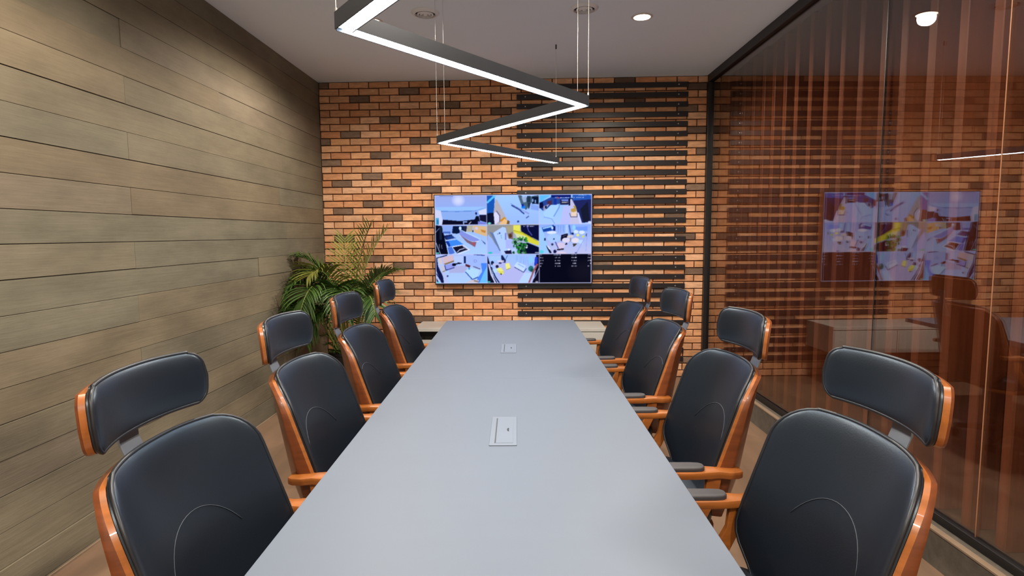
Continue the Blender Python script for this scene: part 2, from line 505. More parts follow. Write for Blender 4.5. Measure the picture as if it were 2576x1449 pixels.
# ------------------------------------------------------------------ television
def tv_canvas():
    TW, TH = 136, 76                       # one tile
    def ramp(c0, c1):
        t = np.linspace(0,1,TH)[:,None,None]
        return np.array(c0,float)*(1-t)+np.array(c1,float)*t + np.zeros((TH,TW,3))
    yy, xx = np.mgrid[0:TH,0:TW]; U = (xx+.5)/TW; V = (yy+.5)/TH
    def poly(img, pts, col, a=1.0):
        inside = np.zeros((TH,TW), bool); n = len(pts)
        for i in range(n):
            x0,y0 = pts[i]; x1,y1 = pts[(i+1)%n]
            if y0 == y1: continue
            c = ((y0 > V) != (y1 > V)) & (U < (x1-x0)*(V-y0)/(y1-y0)+x0)
            inside ^= c
        img[inside] = img[inside]*(1-a)+np.array(col,float)*a
    def line(img, pts, w, col, a=1.0):
        for (x0,y0),(x1,y1) in zip(pts[:-1],pts[1:]):
            px, py = (U-x0)*1.79, V-y0; dx, dy = (x1-x0)*1.79, y1-y0
            t = np.clip((px*dx+py*dy)/max(dx*dx+dy*dy,1e-9),0,1)
            m = np.hypot(px-t*dx, py-t*dy) < w/2
            img[m] = img[m]*(1-a)+np.array(col,float)*a
    def disc(img, x, y, rx, ry, col, a=1.0, soft=False):
        d = ((U-x)/rx)**2+((V-y)/ry)**2
        if soft:
            k = np.clip(1-d,0,1)[:,:,None]*a; img[:] = img*(1-k)+np.array(col,float)*k
        else:
            m = d < 1; img[m] = img[m]*(1-a)+np.array(col,float)*a
    rng = np.random.RandomState(4)
    def rect(img, x0,y0,x1,y1,col,a=1.0): poly(img,[(x0,y0),(x1,y0),(x1,y1),(x0,y1)],col,a)
    def txt(img, x0, y, x1, col=(225,225,250), h=.03, seed=0):
        r = np.random.RandomState(seed+17); x = x0
        while x < x1:
            w = r.uniform(.010,.02); 
            if r.rand() > .18: rect(img, x, y-h*r.uniform(.7,1), x+w, y+h*r.uniform(.7,1), col, r.uniform(.6,.95))
            x += w+.006
    T = []
    # 1 projector hall
    t = ramp((152,166,228),(132,176,252)); disc(t,.46,.18,.14,.22,(205,212,255),1,True)
    rect(t,0,.40,1,.53,(150,200,255),.6)
    poly(t,[(.0,.47),(.12,.53),(.17,1),(0,1)],(200,205,242)); rect(t,.02,.76,.08,1,(70,160,208)); rect(t,.045,.83,.07,.97,(40,120,170))
    poly(t,[(.13,.55),(.8,.55),(.78,.80),(.5,.87),(.17,.82)],(136,170,236))
    line(t,[(.13,.54),(.45,.55),(.8,.53)],.022,(82,126,205)); line(t,[(.8,.53),(.99,.42)],.018,(110,150,225))
    poly(t,[(.84,.54),(1,.46),(1,.66),(.86,.66)],(206,210,246)); disc(t,.80,.62,.018,.045,(12,26,90))
    poly(t,[(.16,.82),(.5,.875),(.77,.82),(.80,.70),(.85,.72),(.88,1),(.14,1)],(10,12,36))
    poly(t,[(.86,.67),(1,.67),(1,.93),(.87,.86)],(20,18,50)); poly(t,[(.83,.88),(1,.95),(1,1),(.83,1)],(112,122,212))
    line(t,[(.56,1),(.55,.90),(.62,.90)],.03,(150,176,236)); line(t,[(.66,.97),(.70,.90)],.03,(160,160,180)); line(t,[(.10,.03),(.75,.012)],.02,(66,84,160)); T.append(t)
    # 2 terrace from above
    t = ramp((158,198,255),(150,182,248)); poly(t,[(0,0),(.16,0),(.13,.9),(.15,1),(0,1)],(24,84,180)); poly(t,[(0,.62),(.13,.6),(.15,1),(0,1)],(10,16,44))
    line(t,[(.02,.25),(.16,.03)],.07,(84,190,255)); poly(t,[(.17,.16),(.2,.16),(.44,1),(.15,1),(.13,.6)],(176,170,182))
    poly(t,[(.14,.62),(.19,.56),(.24,.66),(.24,.88),(.17,.99),(.15,.95)],(212,210,244)); line(t,[(.19,.55),(.25,.7),(.25,.9)],.03,(80,78,110))
    poly(t,[(.25,.86),(.34,.74),(.37,.8),(.30,.93)],(196,134,40)); poly(t,[(.24,.98),(.34,.8),(.42,.92),(.43,1),(.24,1)],(232,186,130)); poly(t,[(.40,.85),(.44,.9),(.43,1),(.38,.98)],(110,84,50))
    line(t,[(.46,.30),(.72,.56)],.022,(120,150,214)); line(t,[(.48,.36),(.62,.50),(.71,.64)],.045,(46,66,140)); 
    poly(t,[(.60,.03),(.66,.02),(.70,.12),(.99,.02),(.99,.34),(.85,.28),(.80,.42),(.75,.52),(.66,.34)],(70,96,120)); poly(t,[(.67,.10),(.76,.05),(.76,.25),(.70,.27)],(150,170,210))
    rect(t,.77,.05,.84,.26,(30,52,76)); poly(t,[(.78,.28),(.84,.28),(.82,.44),(.80,.50)],(36,50,78)); rect(t,.87,.08,.99,.32,(10,22,50)); disc(t,.88,.2,.014,.06,(130,160,220)); disc(t,.93,.24,.014,.06,(130,160,220))
    disc(t,.70,.42,.035,.06,(24,120,240)); disc(t,.69,.36,.02,.05,(12,40,150)); poly(t,[(.85,.32),(1,.38),(1,.55),(.84,.5)],(128,160,236))
    line(t,[(.76,.78),(.80,.73)],.04,(80,100,170)); disc(t,.6,.905,.022,.035,(46,62,140)); disc(t,.05,.955,.035,.03,(110,214,196)); line(t,[(.74,.58),(.80,.64)],.05,(140,150,216)); T.append(t)
    # 3 shop front
    t = ramp((140,190,255),(164,198,255)); poly(t,[(.46,.40),(.60,.36),(.60,1),(.40,1)],(178,186,250))
    poly(t,[(0,0),(.24,0),(.02,.27),(0,.27)],(92,184,255)); poly(t,[(.02,.27),(.25,.08),(.60,.02),(.60,.34),(.40,.32),(.26,.36),(.08,.56),(0,.44)],(38,70,150))
    rect(t,.23,.02,.60,.10,(10,26,110)); poly(t,[(.15,.24),(.24,.20),(.24,.34),(.17,.38)],(74,40,70)); poly(t,[(.0,.28),(.07,.26),(.09,.45),(0,.46)],(8,14,60))
    poly(t,[(.08,.40),(.20,.32),(.12,.52),(.08,.56)],(150,150,190)); disc(t,.13,.43,.02,.05,(20,30,70)); rect(t,.28,.16,.33,.36,(20,50,150)); rect(t,.40,.18,.55,.36,(30,36,76)); rect(t,.43,.19,.55,.24,(110,130,210)); line(t,[(.43,.28),(.56,.27)],.02,(200,190,190)); line(t,[(.43,.31),(.56,.31)],.02,(40,40,60)); rect(t,.56,.14,.60,.38,(8,10,40))
    poly(t,[(.08,.62),(.22,.36),(.38,.36),(.26,.82),(.10,.74)],(162,204,255)); line(t,[(.38,.36),(.38,.44),(.28,.74)],.03,(100,140,220)); line(t,[(.09,.76),(.24,.82),(.30,1)],.02,(120,150,230))
    poly(t,[(.60,.14),(1,0),(1,.93),(.79,.97),(.70,.6),(.63,.2)],(30,36,92)); poly(t,[(.63,.0),(1,.0),(1,.18),(.64,.22)],(36,84,180)); poly(t,[(.78,.5),(.92,.25),(.96,.9),(.84,.95)],(22,26,48))
    poly(t,[(.59,.17),(.62,.17),(.70,.45),(.78,1),(.59,1)],(190,188,224)); poly(t,[(.60,.50),(.67,.47),(.71,.54),(.68,.62),(.60,.58)],(186,150,70)); poly(t,[(.65,.40),(.69,.40),(.71,.50),(.67,.5)],(170,150,80)); poly(t,[(.61,.62),(.71,.58),(.72,.74),(.61,.74)],(228,204,186)); line(t,[(.58,.64),(.60,.76),(.72,.76),(.72,.64)],.025,(100,96,120)); poly(t,[(.72,.62),(.75,.62),(.82,1),(.77,1)],(200,206,255))
    txt(t,.30,.115,.36,(180,210,255),.02,3); rect(t,.345,.10,.38,.14,(196,70,96)); txt(t,.40,.12,.58,(210,220,255),.018,1); txt(t,.63,.12,.83,(206,214,250),.02,2); txt(t,.74,.045,.98,(120,190,250),.016,5); disc(t,.955,.945,.03,.04,(200,210,240)); T.append(t)
    # 4 counter
    t = ramp((150,180,245),(164,200,255)); poly(t,[(0,.0),(.14,.04),(.25,1),(0,1)],(6,8,28)); line(t,[(.02,.24),(.08,.12)],.02,(120,140,190)); line(t,[(.015,.6),(.10,.98)],.03,(140,150,180)); line(t,[(.08,.65),(.085,.80)],.025,(100,104,130)); line(t,[(.125,.68),(.13,.80)],.025,(100,104,130)); rect(t,.09,.06,.13,.5,(30,44,70),.8)
    poly(t,[(.14,.03),(.34,.03),(.34,.26),(.15,.26)],(134,166,236)); poly(t,[(.15,.22),(.30,.22),(.30,.30),(.16,.28)],(70,104,190)); poly(t,[(.17,.36),(.32,.32),(.38,.44),(.21,.52)],(20,34,90)); poly(t,[(.22,.40),(.33,.36),(.42,.45),(.24,.50)],(40,80,170),.5)
    line(t,[(.20,.52),(.38,.48)],.025,(170,190,230)); poly(t,[(.20,.55),(.42,.50),(.55,.66),(.26,.74)],(58,132,236)); poly(t,[(.20,.56),(.26,.55),(.30,.72),(.26,.74)],(16,50,150)); poly(t,[(.24,.76),(.32,.74),(.38,.95),(.30,1),(.27,1)],(70,110,210))
    poly(t,[(.35,.04),(.62,.04),(.60,.24),(.50,.26),(.42,.30),(.33,.28)],(8,22,60)); disc(t,.49,.11,.028,.055,(190,225,255)); rect(t,.55,.04,.62,.22,(30,34,64))
    poly(t,[(.63,.02),(.73,.02),(.72,.24),(.60,.24)],(184,178,160)); [line(t,[(x,.03),(x-.01,.22)],.012,(150,140,110)) for x in (.65,.68,.71)]
    poly(t,[(.73,.02),(.99,.06),(.99,.4),(.76,.26)],(214,178,130)); disc(t,.80,.12,.03,.05,(200,196,230)); poly(t,[(.88,.16),(.98,.2),(.97,.28),(.9,.24)],(190,130,60)); rect(t,.72,.18,.74,.25,(50,44,40))
    poly(t,[(.48,.18),(.60,.28),(.86,.50),(.80,.58),(.68,.54),(.48,.34)],(128,142,222)); line(t,[(.48,.16),(.86,.48)],.03,(180,214,255)); line(t,[(.48,.36),(.62,.52),(.72,.58),(.84,.56)],.025,(214,214,244)); poly(t,[(.48,.34),(.64,.52),(.72,.58),(.80,.58),(.77,.76),(.62,.60)],(120,96,120)); poly(t,[(.70,.60),(.78,.60),(.76,.74)],(160,84,96))
    poly(t,[(.34,.76),(.52,.70),(.63,.84),(.42,.96)],(18,18,40)); line(t,[(.34,.74),(.53,.68),(.66,.84),(.44,.99)],.03,(220,220,250)); line(t,[(.43,.92),(.47,.84),(.56,.80)],.03,(190,196,236)); line(t,[(.54,.74),(.60,.82)],.02,(150,140,150)); poly(t,[(.88,.50),(.97,.62),(.97,.68)],(60,76,140)); rect(t,.015,.93,.075,.97,(70,200,180)); T.append(t)
    # 5 green plant and yellow frame
    t = ramp((146,150,140),(166,190,255)); poly(t,[(0,.05),(.48,.02),(.50,.25),(.36,.34),(.12,.30),(.2,.9),(0,.5)],(140,142,146)); poly(t,[(.36,.06),(.50,.04),(.50,.22),(.40,.30)],(160,154,130))
    poly(t,[(.02,.32),(.10,.48),(.27,1),(.0,1)],(150,178,250)); poly(t,[(.05,.24),(.12,.28),(.30,.90),(.24,.9)],(96,120,170)); poly(t,[(.12,.28),(.30,.08),(.36,.10),(.40,.46),(.55,.52),(.55,1),(.29,1)],(172,200,255)); disc(t,.245,.29,.014,.03,(40,70,120)); line(t,[(.27,.36),(.28,.46)],.02,(90,170,190)); disc(t,.21,.32,.01,.02,(100,130,170)); line(t,[(.36,.3),(.36,.5)],.05,(120,130,200)); poly(t,[(.40,.32),(.50,.25),(.50,.5),(.42,.48)],(120,96,100))
    disc(t,.45,.38,.03,.07,(80,48,30)); poly(t,[(.36,.52),(.52,.50),(.55,.82),(.36,.8)],(166,178,252)); poly(t,[(.51,.02),(.64,.02),(.64,.28),(.51,.22)],(222,220,90)); poly(t,[(.51,.20),(.66,.24),(.99,.58),(.99,.72),(.80,.60),(.52,.30)],(212,206,60)); poly(t,[(.53,.28),(.75,.40),(.72,.52),(.58,.46)],(206,214,160)); line(t,[(.51,.2),(.66,.27),(.96,.56)],.02,(160,156,30))
    poly(t,[(.65,.02),(1,.02),(1,.56),(.84,.42),(.66,.24)],(10,14,56)); line(t,[(.76,.0),(.80,.22),(.86,.36)],.035,(72,78,160)); poly(t,[(.62,1),(.60,.66),(.78,.62),(.95,.74),(1,.78),(1,1)],(6,10,44))
    for q in range(60): disc(t, rng.uniform(.50,.76), rng.uniform(.44,.98), rng.uniform(.012,.035), rng.uniform(.02,.06), [(20,96,30),(40,140,52),(10,46,30),(110,160,130),(16,70,40)][rng.randint(5)], .85)
    disc(t,.76,.78,.018,.03,(214,224,236)); disc(t,.77,.72,.012,.025,(190,200,226)); poly(t,[(.33,.90),(.46,.86),(.48,1),(.36,1)],(24,20,60)); disc(t,.42,.85,.02,.03,(230,230,250)); disc(t,.06,.955,.045,.03,(40,190,180)); txt(t,.70,.065,.94,(200,206,236),.02,8); rect(t,.92,.93,.99,.98,(200,206,236),.7); T.append(t)
    # 6 cafe
    t = ramp((134,170,245),(186,190,232)); poly(t,[(0,.1),(.06,.12),(.20,.98),(0,.98)],(150,196,255)); poly(t,[(.05,.12),(.28,.02),(.30,.20),(.08,.26)],(22,66,160)); line(t,[(.08,.14),(.24,.07)],.05,(150,196,250)); disc(t,.25,.13,.02,.05,(190,214,255)); rect(t,.27,.06,.31,.22,(10,26,100))
    for x in (.36,.41,.46,.53,.58): line(t,[(x,.04),(x+rng.uniform(-.01,.01),.28)],.014,(100,136,214),.8)
    rect(t,.50,.02,.55,.34,(180,212,255),.7); line(t,[(.57,.05),(.60,.33)],.05,(70,110,196)); poly(t,[(.68,.10),(.92,.08),(.92,.24),(.7,.22)],(112,152,250)); disc(t,.66,.12,.03,.09,(140,206,250)); disc(t,.70,.26,.045,.06,(206,224,250)); disc(t,.81,.28,.055,.06,(210,226,255)); disc(t,.735,.37,.028,.045,(220,226,130)); disc(t,.835,.42,.018,.045,(204,216,90)); poly(t,[(.61,.30),(.65,.28),(.66,.36),(.62,.36)],(10,30,80)); disc(t,.90,.37,.015,.05,(60,90,150))
    disc(t,.24,.28,.09,.05,(214,224,250)); disc(t,.28,.46,.13,.14,(160,198,255),.8); poly(t,[(.42,.37),(.54,.31),(.55,.44),(.44,.50),(.43,.58),(.41,.55)],(14,14,40)); line(t,[(.45,.42),(.52,.36)],.02,(90,90,110))
    disc(t,.51,.54,.075,.085,(214,208,236)); disc(t,.59,.42,.06,.05,(206,196,206)); disc(t,.69,.55,.075,.085,(222,214,228)); disc(t,.41,.72,.085,.105,(206,194,226)); disc(t,.42,.98,.10,.06,(214,200,224)); poly(t,[(.49,.70),(.52,.62),(.54,.68)],(14,12,36)); poly(t,[(.64,.66),(.72,.66),(.68,.74),(.65,.76)],(64,58,50)); line(t,[(.60,.46),(.59,.58)],.025,(130,116,120)); line(t,[(.35,.86),(.46,.84)],.05,(50,40,60)); poly(t,[(.13,.72),(.17,.74),(.24,.98),(.20,.98)],(8,10,34)); line(t,[(.16,.74),(.20,.84)],.04,(214,226,255)); disc(t,.11,.51,.018,.05,(20,40,90)); line(t,[(.31,.60),(.36,.80)],.03,(60,62,140)); disc(t,.25,.68,.02,.04,(40,46,90)); disc(t,.30,.92,.03,.06,(24,24,70)); disc(t,.28,.50,.014,.03,(40,60,110)); poly(t,[(.74,.54),(.84,.54),(.83,.70),(.74,.62)],(182,214,255)); line(t,[(.86,.5),(.70,1)],.03,(150,166,240)); line(t,[(.91,.35),(.89,.9)],.02,(150,160,236)); disc(t,.04,.93,.05,.06,(90,200,220)); disc(t,.70,.97,.02,.025,(80,90,140)); T.append(t)
    # 7 office
    t = ramp((164,186,250),(166,200,255)); poly(t,[(.28,.40),(.60,.38),(.62,.62),(.26,.64)],(166,172,222)); poly(t,[(.02,.12),(.10,.08),(.24,.9),(.30,1),(.0,1)],(176,190,240)); poly(t,[(0,.08),(.03,.12),(.05,.4),(.14,.75),(.16,1),(.10,.95),(.0,.5)],(16,24,70)); line(t,[(.0,.62),(.10,.90),(.13,1)],.03,(16,26,80)); line(t,[(0,.80),(.05,.98)],.04,(14,22,70)); line(t,[(.0,.14),(.22,.03)],.03,(20,26,70))
    poly(t,[(.05,.12),(.11,.10),(.13,.34),(.08,.32)],(206,192,190)); poly(t,[(.13,.10),(.34,.02),(.36,.22),(.16,.34)],(206,180,194)); poly(t,[(.16,.32),(.36,.20),(.36,.25),(.19,.36)],(130,110,90)); poly(t,[(.18,.38),(.33,.30),(.36,.42),(.21,.52)],(140,150,232)); line(t,[(.18,.38),(.20,.54),(.36,.45)],.03,(50,60,130)); poly(t,[(.10,.40),(.16,.38),(.20,.58),(.13,.62)],(190,190,210)); line(t,[(.14,.59),(.18,.56)],.03,(120,120,90))
    disc(t,.36,.35,.04,.05,(8,10,36)); line(t,[(.38,.33),(.50,.30)],.035,(10,12,40)); disc(t,.45,.30,.025,.035,(8,8,30)); rect(t,.36,.05,.53,.28,(176,196,250)); rect(t,.55,.06,.585,.30,(12,28,84)); poly(t,[(.58,.32),(.68,.38),(.66,.46),(.58,.40)],(86,36,50)); poly(t,[(.60,.02),(.98,.08),(.97,.48),(.70,.42),(.60,.3)],(154,180,245)); line(t,[(.75,.01),(.95,.04)],.03,(40,70,150)); disc(t,.77,.23,.03,.05,(120,140,220)); disc(t,.77,.23,.018,.03,(164,186,245)); line(t,[(.74,.42),(.86,.50)],.035,(90,90,130))
    poly(t,[(.56,.58),(.66,.46),(.86,.54),(.80,.80),(.70,.84)],(172,212,255)); line(t,[(.58,.60),(.71,.86),(.82,.78)],.03,(40,70,150)); disc(t,.65,.49,.02,.03,(50,150,200)); poly(t,[(.88,.30),(1,.3),(1,1),(.82,1),(.80,.84),(.90,.6)],(70,130,246)); poly(t,[(.94,.6),(1,.4),(1,1),(.84,1)],(104,184,255)); disc(t,.23,.74,.018,.03,(50,60,110)); poly(t,[(.60,.94),(.72,.86),(.84,.88),(.82,1),(.58,1)],(196,190,204)); line(t,[(.75,.90),(.82,.94)],.05,(140,126,124)); rect(t,.01,.93,.07,.97,(60,190,190)); T.append(t)
    # 8 lounge
    t = ramp((150,186,252),(172,190,252)); poly(t,[(.14,.38),(.40,.24),(.56,.5),(.80,.62),(.72,1),(.25,1)],(176,180,236)); rect(t,.06,.06,.26,.22,(160,196,255)); poly(t,[(.0,.02),(.05,.3),(.10,.7),(.20,1),(0,1)],(14,16,44)); line(t,[(.03,.35),(.08,.7),(.16,1)],.05,(206,210,246)); line(t,[(.08,.45),(.15,.76),(.24,1)],.04,(10,20,60))
    poly(t,[(.27,.04),(.30,.04),(.36,.2),(.35,.3),(.28,.26)],(20,30,76)); disc(t,.26,.24,.07,.035,(206,200,232)); disc(t,.10,.30,.03,.07,(16,28,60)); disc(t,.16,.35,.06,.05,(180,186,232)); disc(t,.19,.42,.03,.05,(26,30,66)); disc(t,.25,.30,.03,.03,(56,56,100)); line(t,[(.35,.20),(.39,.05)],.02,(70,110,180)); poly(t,[(.10,.52),(.18,.48),(.22,.60),(.13,.64)],(176,210,250))
    poly(t,[(.19,.48),(.27,.46),(.32,.58),(.31,.68),(.26,.70),(.20,.58)],(228,228,120)); poly(t,[(.24,.66),(.29,.66),(.27,.71)],(70,60,20)); poly(t,[(.35,.32),(.42,.30),(.45,.46),(.38,.53),(.36,.48)],(230,232,130)); line(t,[(.37,.53),(.44,.48)],.02,(150,146,40)); line(t,[(.20,.57),(.26,.62),(.31,.6)],.02,(190,186,60))
    for q in range(14): line(t,[(.56+.025*q,.05+.006*q),(.56+.025*q+rng.uniform(-.01,.02),.28+.012*q)],.012,(110,150,220),.6)
    poly(t,[(.52,.40),(.58,.26),(.74,.40),(.70,.60),(.53,.44)],(190,214,255)); line(t,[(.60,.34),(.70,.44)],.05,(150,186,240)); line(t,[(.53,.45),(.70,.62),(.75,.5)],.025,(60,74,130)); disc(t,.84,.2,.05,.12,(136,200,246),.8); disc(t,.84,.5,.05,.10,(40,110,120)); disc(t,.86,.55,.03,.06,(24,80,84)); poly(t,[(.94,.02),(1,.02),(1,1),(.86,1),(.92,.7)],(12,10,34)); poly(t,[(.92,.1),(.97,.1),(.97,.3),(.90,.42)],(36,60,200)); line(t,[(.96,.36),(.88,.62),(.80,.98)],.06,(150,84,90)); line(t,[(.99,.50),(.93,.74),(.83,1)],.018,(190,186,220)); poly(t,[(.62,.9),(.72,.62),(.86,.66),(.78,1),(.6,1)],(178,206,255)); rect(t,.01,.92,.06,.96,(50,200,180)); rect(t,.93,.92,.98,.97,(190,196,220),.7); T.append(t)
    # 9 black table of readings
    t = np.zeros((TH,TW,3))+np.array((7,8,24.)); disc(t,.9,.6,.4,.5,(20,20,36),.8,True)
    for r in range(5):
        for ci,(x0,x1) in enumerate(((.015,.075),(.30,.40),(.62,.70),(.93,.995))):
            txt(t, x0-(.02 if r == 0 and ci == 1 else 0), .035+.095*r, x1, (150,156,186) if r == 0 else (206,206,232), .022, r*7+ci)
    T.append(t)
    R = [np.concatenate([T[3*r+c] for c in range(3)],1) for r in range(3)]
    img = np.concatenate(R,0)
    H_, W_ = img.shape[:2]
    sep = np.array((188,190,232.))
    for c in (1,2): img[:, c*TW-1:c*TW+1] = img[:, c*TW-1:c*TW+1]*.25+sep*.75
    for r in (1,2): img[r*TH-1:r*TH+1, :] = img[r*TH-1:r*TH+1, :]*.25+sep*.75
    img[:2] = sep; img[-2:] = sep; img[:, :2] = sep; img[:, -2:] = sep
    k = np.array([.25,.5,.25])
    for ax in (0,1):
        p = np.pad(img, [(1,1) if a == ax else (0,0) for a in range(3)], mode='edge')
        img = sum(k[i]*np.take(p, range(i, i+img.shape[ax]), axis=ax) for i in range(3))
    return img

def build_tv():
    u0, u1, z0, z1 = 1.182, 2.802, .982, 1.908
    cx, cz = (u0+u1)/2, (z0+z1)/2; w, h = u1-u0, z1-z0
    root = empty('television', wall_pt(cx, 0.0, cz), WANG)
    tag(root, 'large flat television showing nine camera pictures on the brick wall', 'television')
    b = MB(); b.box(-w/2, w/2, -.072, -.042, -h/2, h/2); b.build('bezel', M['tv_black'], root, bevel=.003)
    b = MB(); b.box(-w*.36, w*.36, -.042, -.026, -h*.32, h*.32); b.build('back_housing', M['tv_black'], root, bevel=.005)
    b = MB(); b.box(-.34, .02, -.026, -.012, -.2, .2); b.build('wall_bracket', M['tv_black'], root)
    img = tv_canvas(); H_, W_ = img.shape[:2]
    s = img/255.0
    linimg = np.where(s <= .04045, s/12.92, ((s+.055)/1.055)**2.4)
    bz = .009; bb_ = .014
    sw, sh0, sh1 = w/2-bz, -h/2+bb_, h/2-bz
    gx = np.linspace(-sw, sw, W_); gz = np.linspace(sh1, sh0, H_)
    X, Z = np.meshgrid(gx, gz)
    V = np.stack([X, np.full_like(X, -.0735), Z], -1).reshape(-1,3)
    ii = np.arange(H_*W_).reshape(H_, W_)
    F = np.stack([ii[1:,:-1], ii[1:,1:], ii[:-1,1:], ii[:-1,:-1]], -1).reshape(-1,4)
    me = bpy.data.meshes.new('screen')
    me.from_pydata(V.tolist(), [], F.tolist())
    at = me.color_attributes.new('picture', 'FLOAT_COLOR', 'POINT')
    at.data.foreach_set('color', np.concatenate([linimg.reshape(-1,3), np.ones((H_*W_,1))],1).astype(np.float32).ravel())
    m, nt, out = new_mat('lit_screen')
    a = node(nt, 'ShaderNodeAttribute'); a.attribute_name = 'picture'
    e = node(nt, 'ShaderNodeEmission'); e.inputs[1].default_value = .87
    nt.links.new(a.outputs['Color'], e.inputs[0])
    nt.links.new(e.outputs[0], out.inputs[0]); me.materials.append(m)
    o = bpy.data.objects.new('screen', me); C.objects.link(o); o.parent = root
    o['label'] = 'lit screen split into nine pictures'
build_tv()

# ------------------------------------------------------------------ floating white sideboard under the television
def build_sideboard():
    uc = 1.965
    root = empty('sideboard', wall_pt(uc, 0.0, .335), WANG)
    tag(root, 'long white floating sideboard on the brick wall under the television', 'sideboard')
    hw, d = .93, .50
    b = MB(); b.box(-hw, hw, -d, -.0255, .228, .258); b.build('top_board', M['white_cab'], root, bevel=.002)
    b = MB(); b.box(-hw, hw, -d+.02, -.0255, 0, .02); b.box(-hw, hw, -.04, -.0255, .02, .228)
    b.box(-hw, -hw+.02, -d+.02, -.04, .02, .228); b.box(hw-.02, hw, -d+.02, -.04, .02, .228); b.box(-.32, -.30, -d+.02, -.04, .02, .228); b.box(.30,.32,-d+.02,-.03,.02,.228)
    b.build('body', M['white_cab'], root)
    b = MB(); b.box(-hw+.022, -.322, -.30, -.285, .145, .226); b.build('niche_back', M['dark_gap'], root)
    b = MB(); b.box(-hw+.022, -.322, -d+.004, -d+.02, .004, .145); b.build('drawer_front', M['white_cab'], root, bevel=.0015)
    b = MB(); b.box(-hw+.05, .03, -.0255, -.012, .04, .20); b.build('wall_rail', M['white_cab'], root)
    for x0, x1 in ((-.298, .298), (.302, hw)):
        b = MB(); b.box(x0+.002, x1-.001, -d+.002, -d+.02, .004, .222); b.build('drawer_front', M['white_cab'], root, bevel=.0015)
build_sideboard()

# ------------------------------------------------------------------ conference table
def build_table():
    x0, x1, ya, ym, yb, zt = -.607, .501, .92, 2.985, 5.04, .75
    root = empty('conference_table', ((x0+x1)/2, (ya+yb)/2, 0))
    tag(root, 'long white conference table between the two rows of chairs', 'table')
    ox, oy = root.location.x, root.location.y
    for a, c in ((ya, ym-.0006), (ym+.0006, yb)):
        b = MB(); b.box(x0-ox, x1-ox, a-oy, c-oy, zt-.034, zt); b.build('table_top', M['white_top'], root, bevel=.0018)
    for y in (1.25, 2.9, 3.08, 4.72):
        b = MB(); b.box(-.09, .09, y-oy-.02, y-oy+.02, 0.0, zt-.034); b.build('leg_panel', M['white_top'], root, bevel=.002)
    b = MB(); b.box(-.02, .02, 1.27-oy, 4.70-oy, .42, .60); b.build('modesty_rail', M['white_top'], root)
    for y0, y1, lab in ((2.007, 2.332, 'white flush power socket lid in the near half of the table top'), (3.634, 3.926, 'white flush power socket lid in the far half of the table top')):
        r = empty('table_socket', (-.05, (y0+y1)/2, zt)); tag(r, lab, 'table socket', 'flush sockets in the table top')
        h = (y1-y0)/2
        b = MB(); b.box(-.05, .05, -h, h, .0003, .0032); b.build('frame', M['socket'], r, bevel=.0012, seg=2)
        b = MB(); b.box(-.026, .036, -h+.022, h-.022, .0032, .0042); b.build('lid', M['socket'], r, bevel=.0004, seg=1)
        b = MB(); b.box(-.031, -.0265, -h+.022, h-.022, .0032, .0036); b.build('slot', M['dark_gap'], r)
        b = MB(); pts = [(.014*math.cos(t)*.55+.020, .020*math.sin(t)) for t in [PI/2+PI*q/10 for q in range(11)]]
        b.prism(pts, .0042, .0046); b.build('thumb_notch', M['black_plastic'], r)
build_table()

# ------------------------------------------------------------------ chairs
ZT, ZB, HW = .991, .47, .308
def hw_back(z):
    r = .095
    if z > ZT-r:
        q = (z-(ZT-r))/r
        return HW-.004 - r + r*math.sqrt(max(0, 1-q*q))
    if z < .66:
        t = max(0, (z-ZB)/(.66-ZB)); t = t*t*(3-2*t) if t < 1 else 1
        return .20 + (HW-.20)*min(1, (.25*t + .75*math.sin(t*PI/2)))
    return HW - .004*(z-.66)/(ZT-.095-.66)
def y_back(x, z):
    return -.438 + .335*(.992-z) + .098*abs(x/HW)**2.5
def back_pt(u, z, inset=0.0):
    w = max(hw_back(z)-inset, .02); x = u*w
    return x, w
def cluster(n, p=1.7):
    out = []
    for i in range(n+1):
        s = -1+2*i/n
        out.append(math.copysign(1-(1-abs(s))**p, s))
    return out
def surf_normal(fn, x, z, e=.004):
    dx = (fn(x+e, z)-fn(x-e, z))/(2*e); dz = (fn(x, z+e)-fn(x, z-e))/(2*e)
    return Vector((-dx, 1, -dz)).normalized()          # points to +y (front)

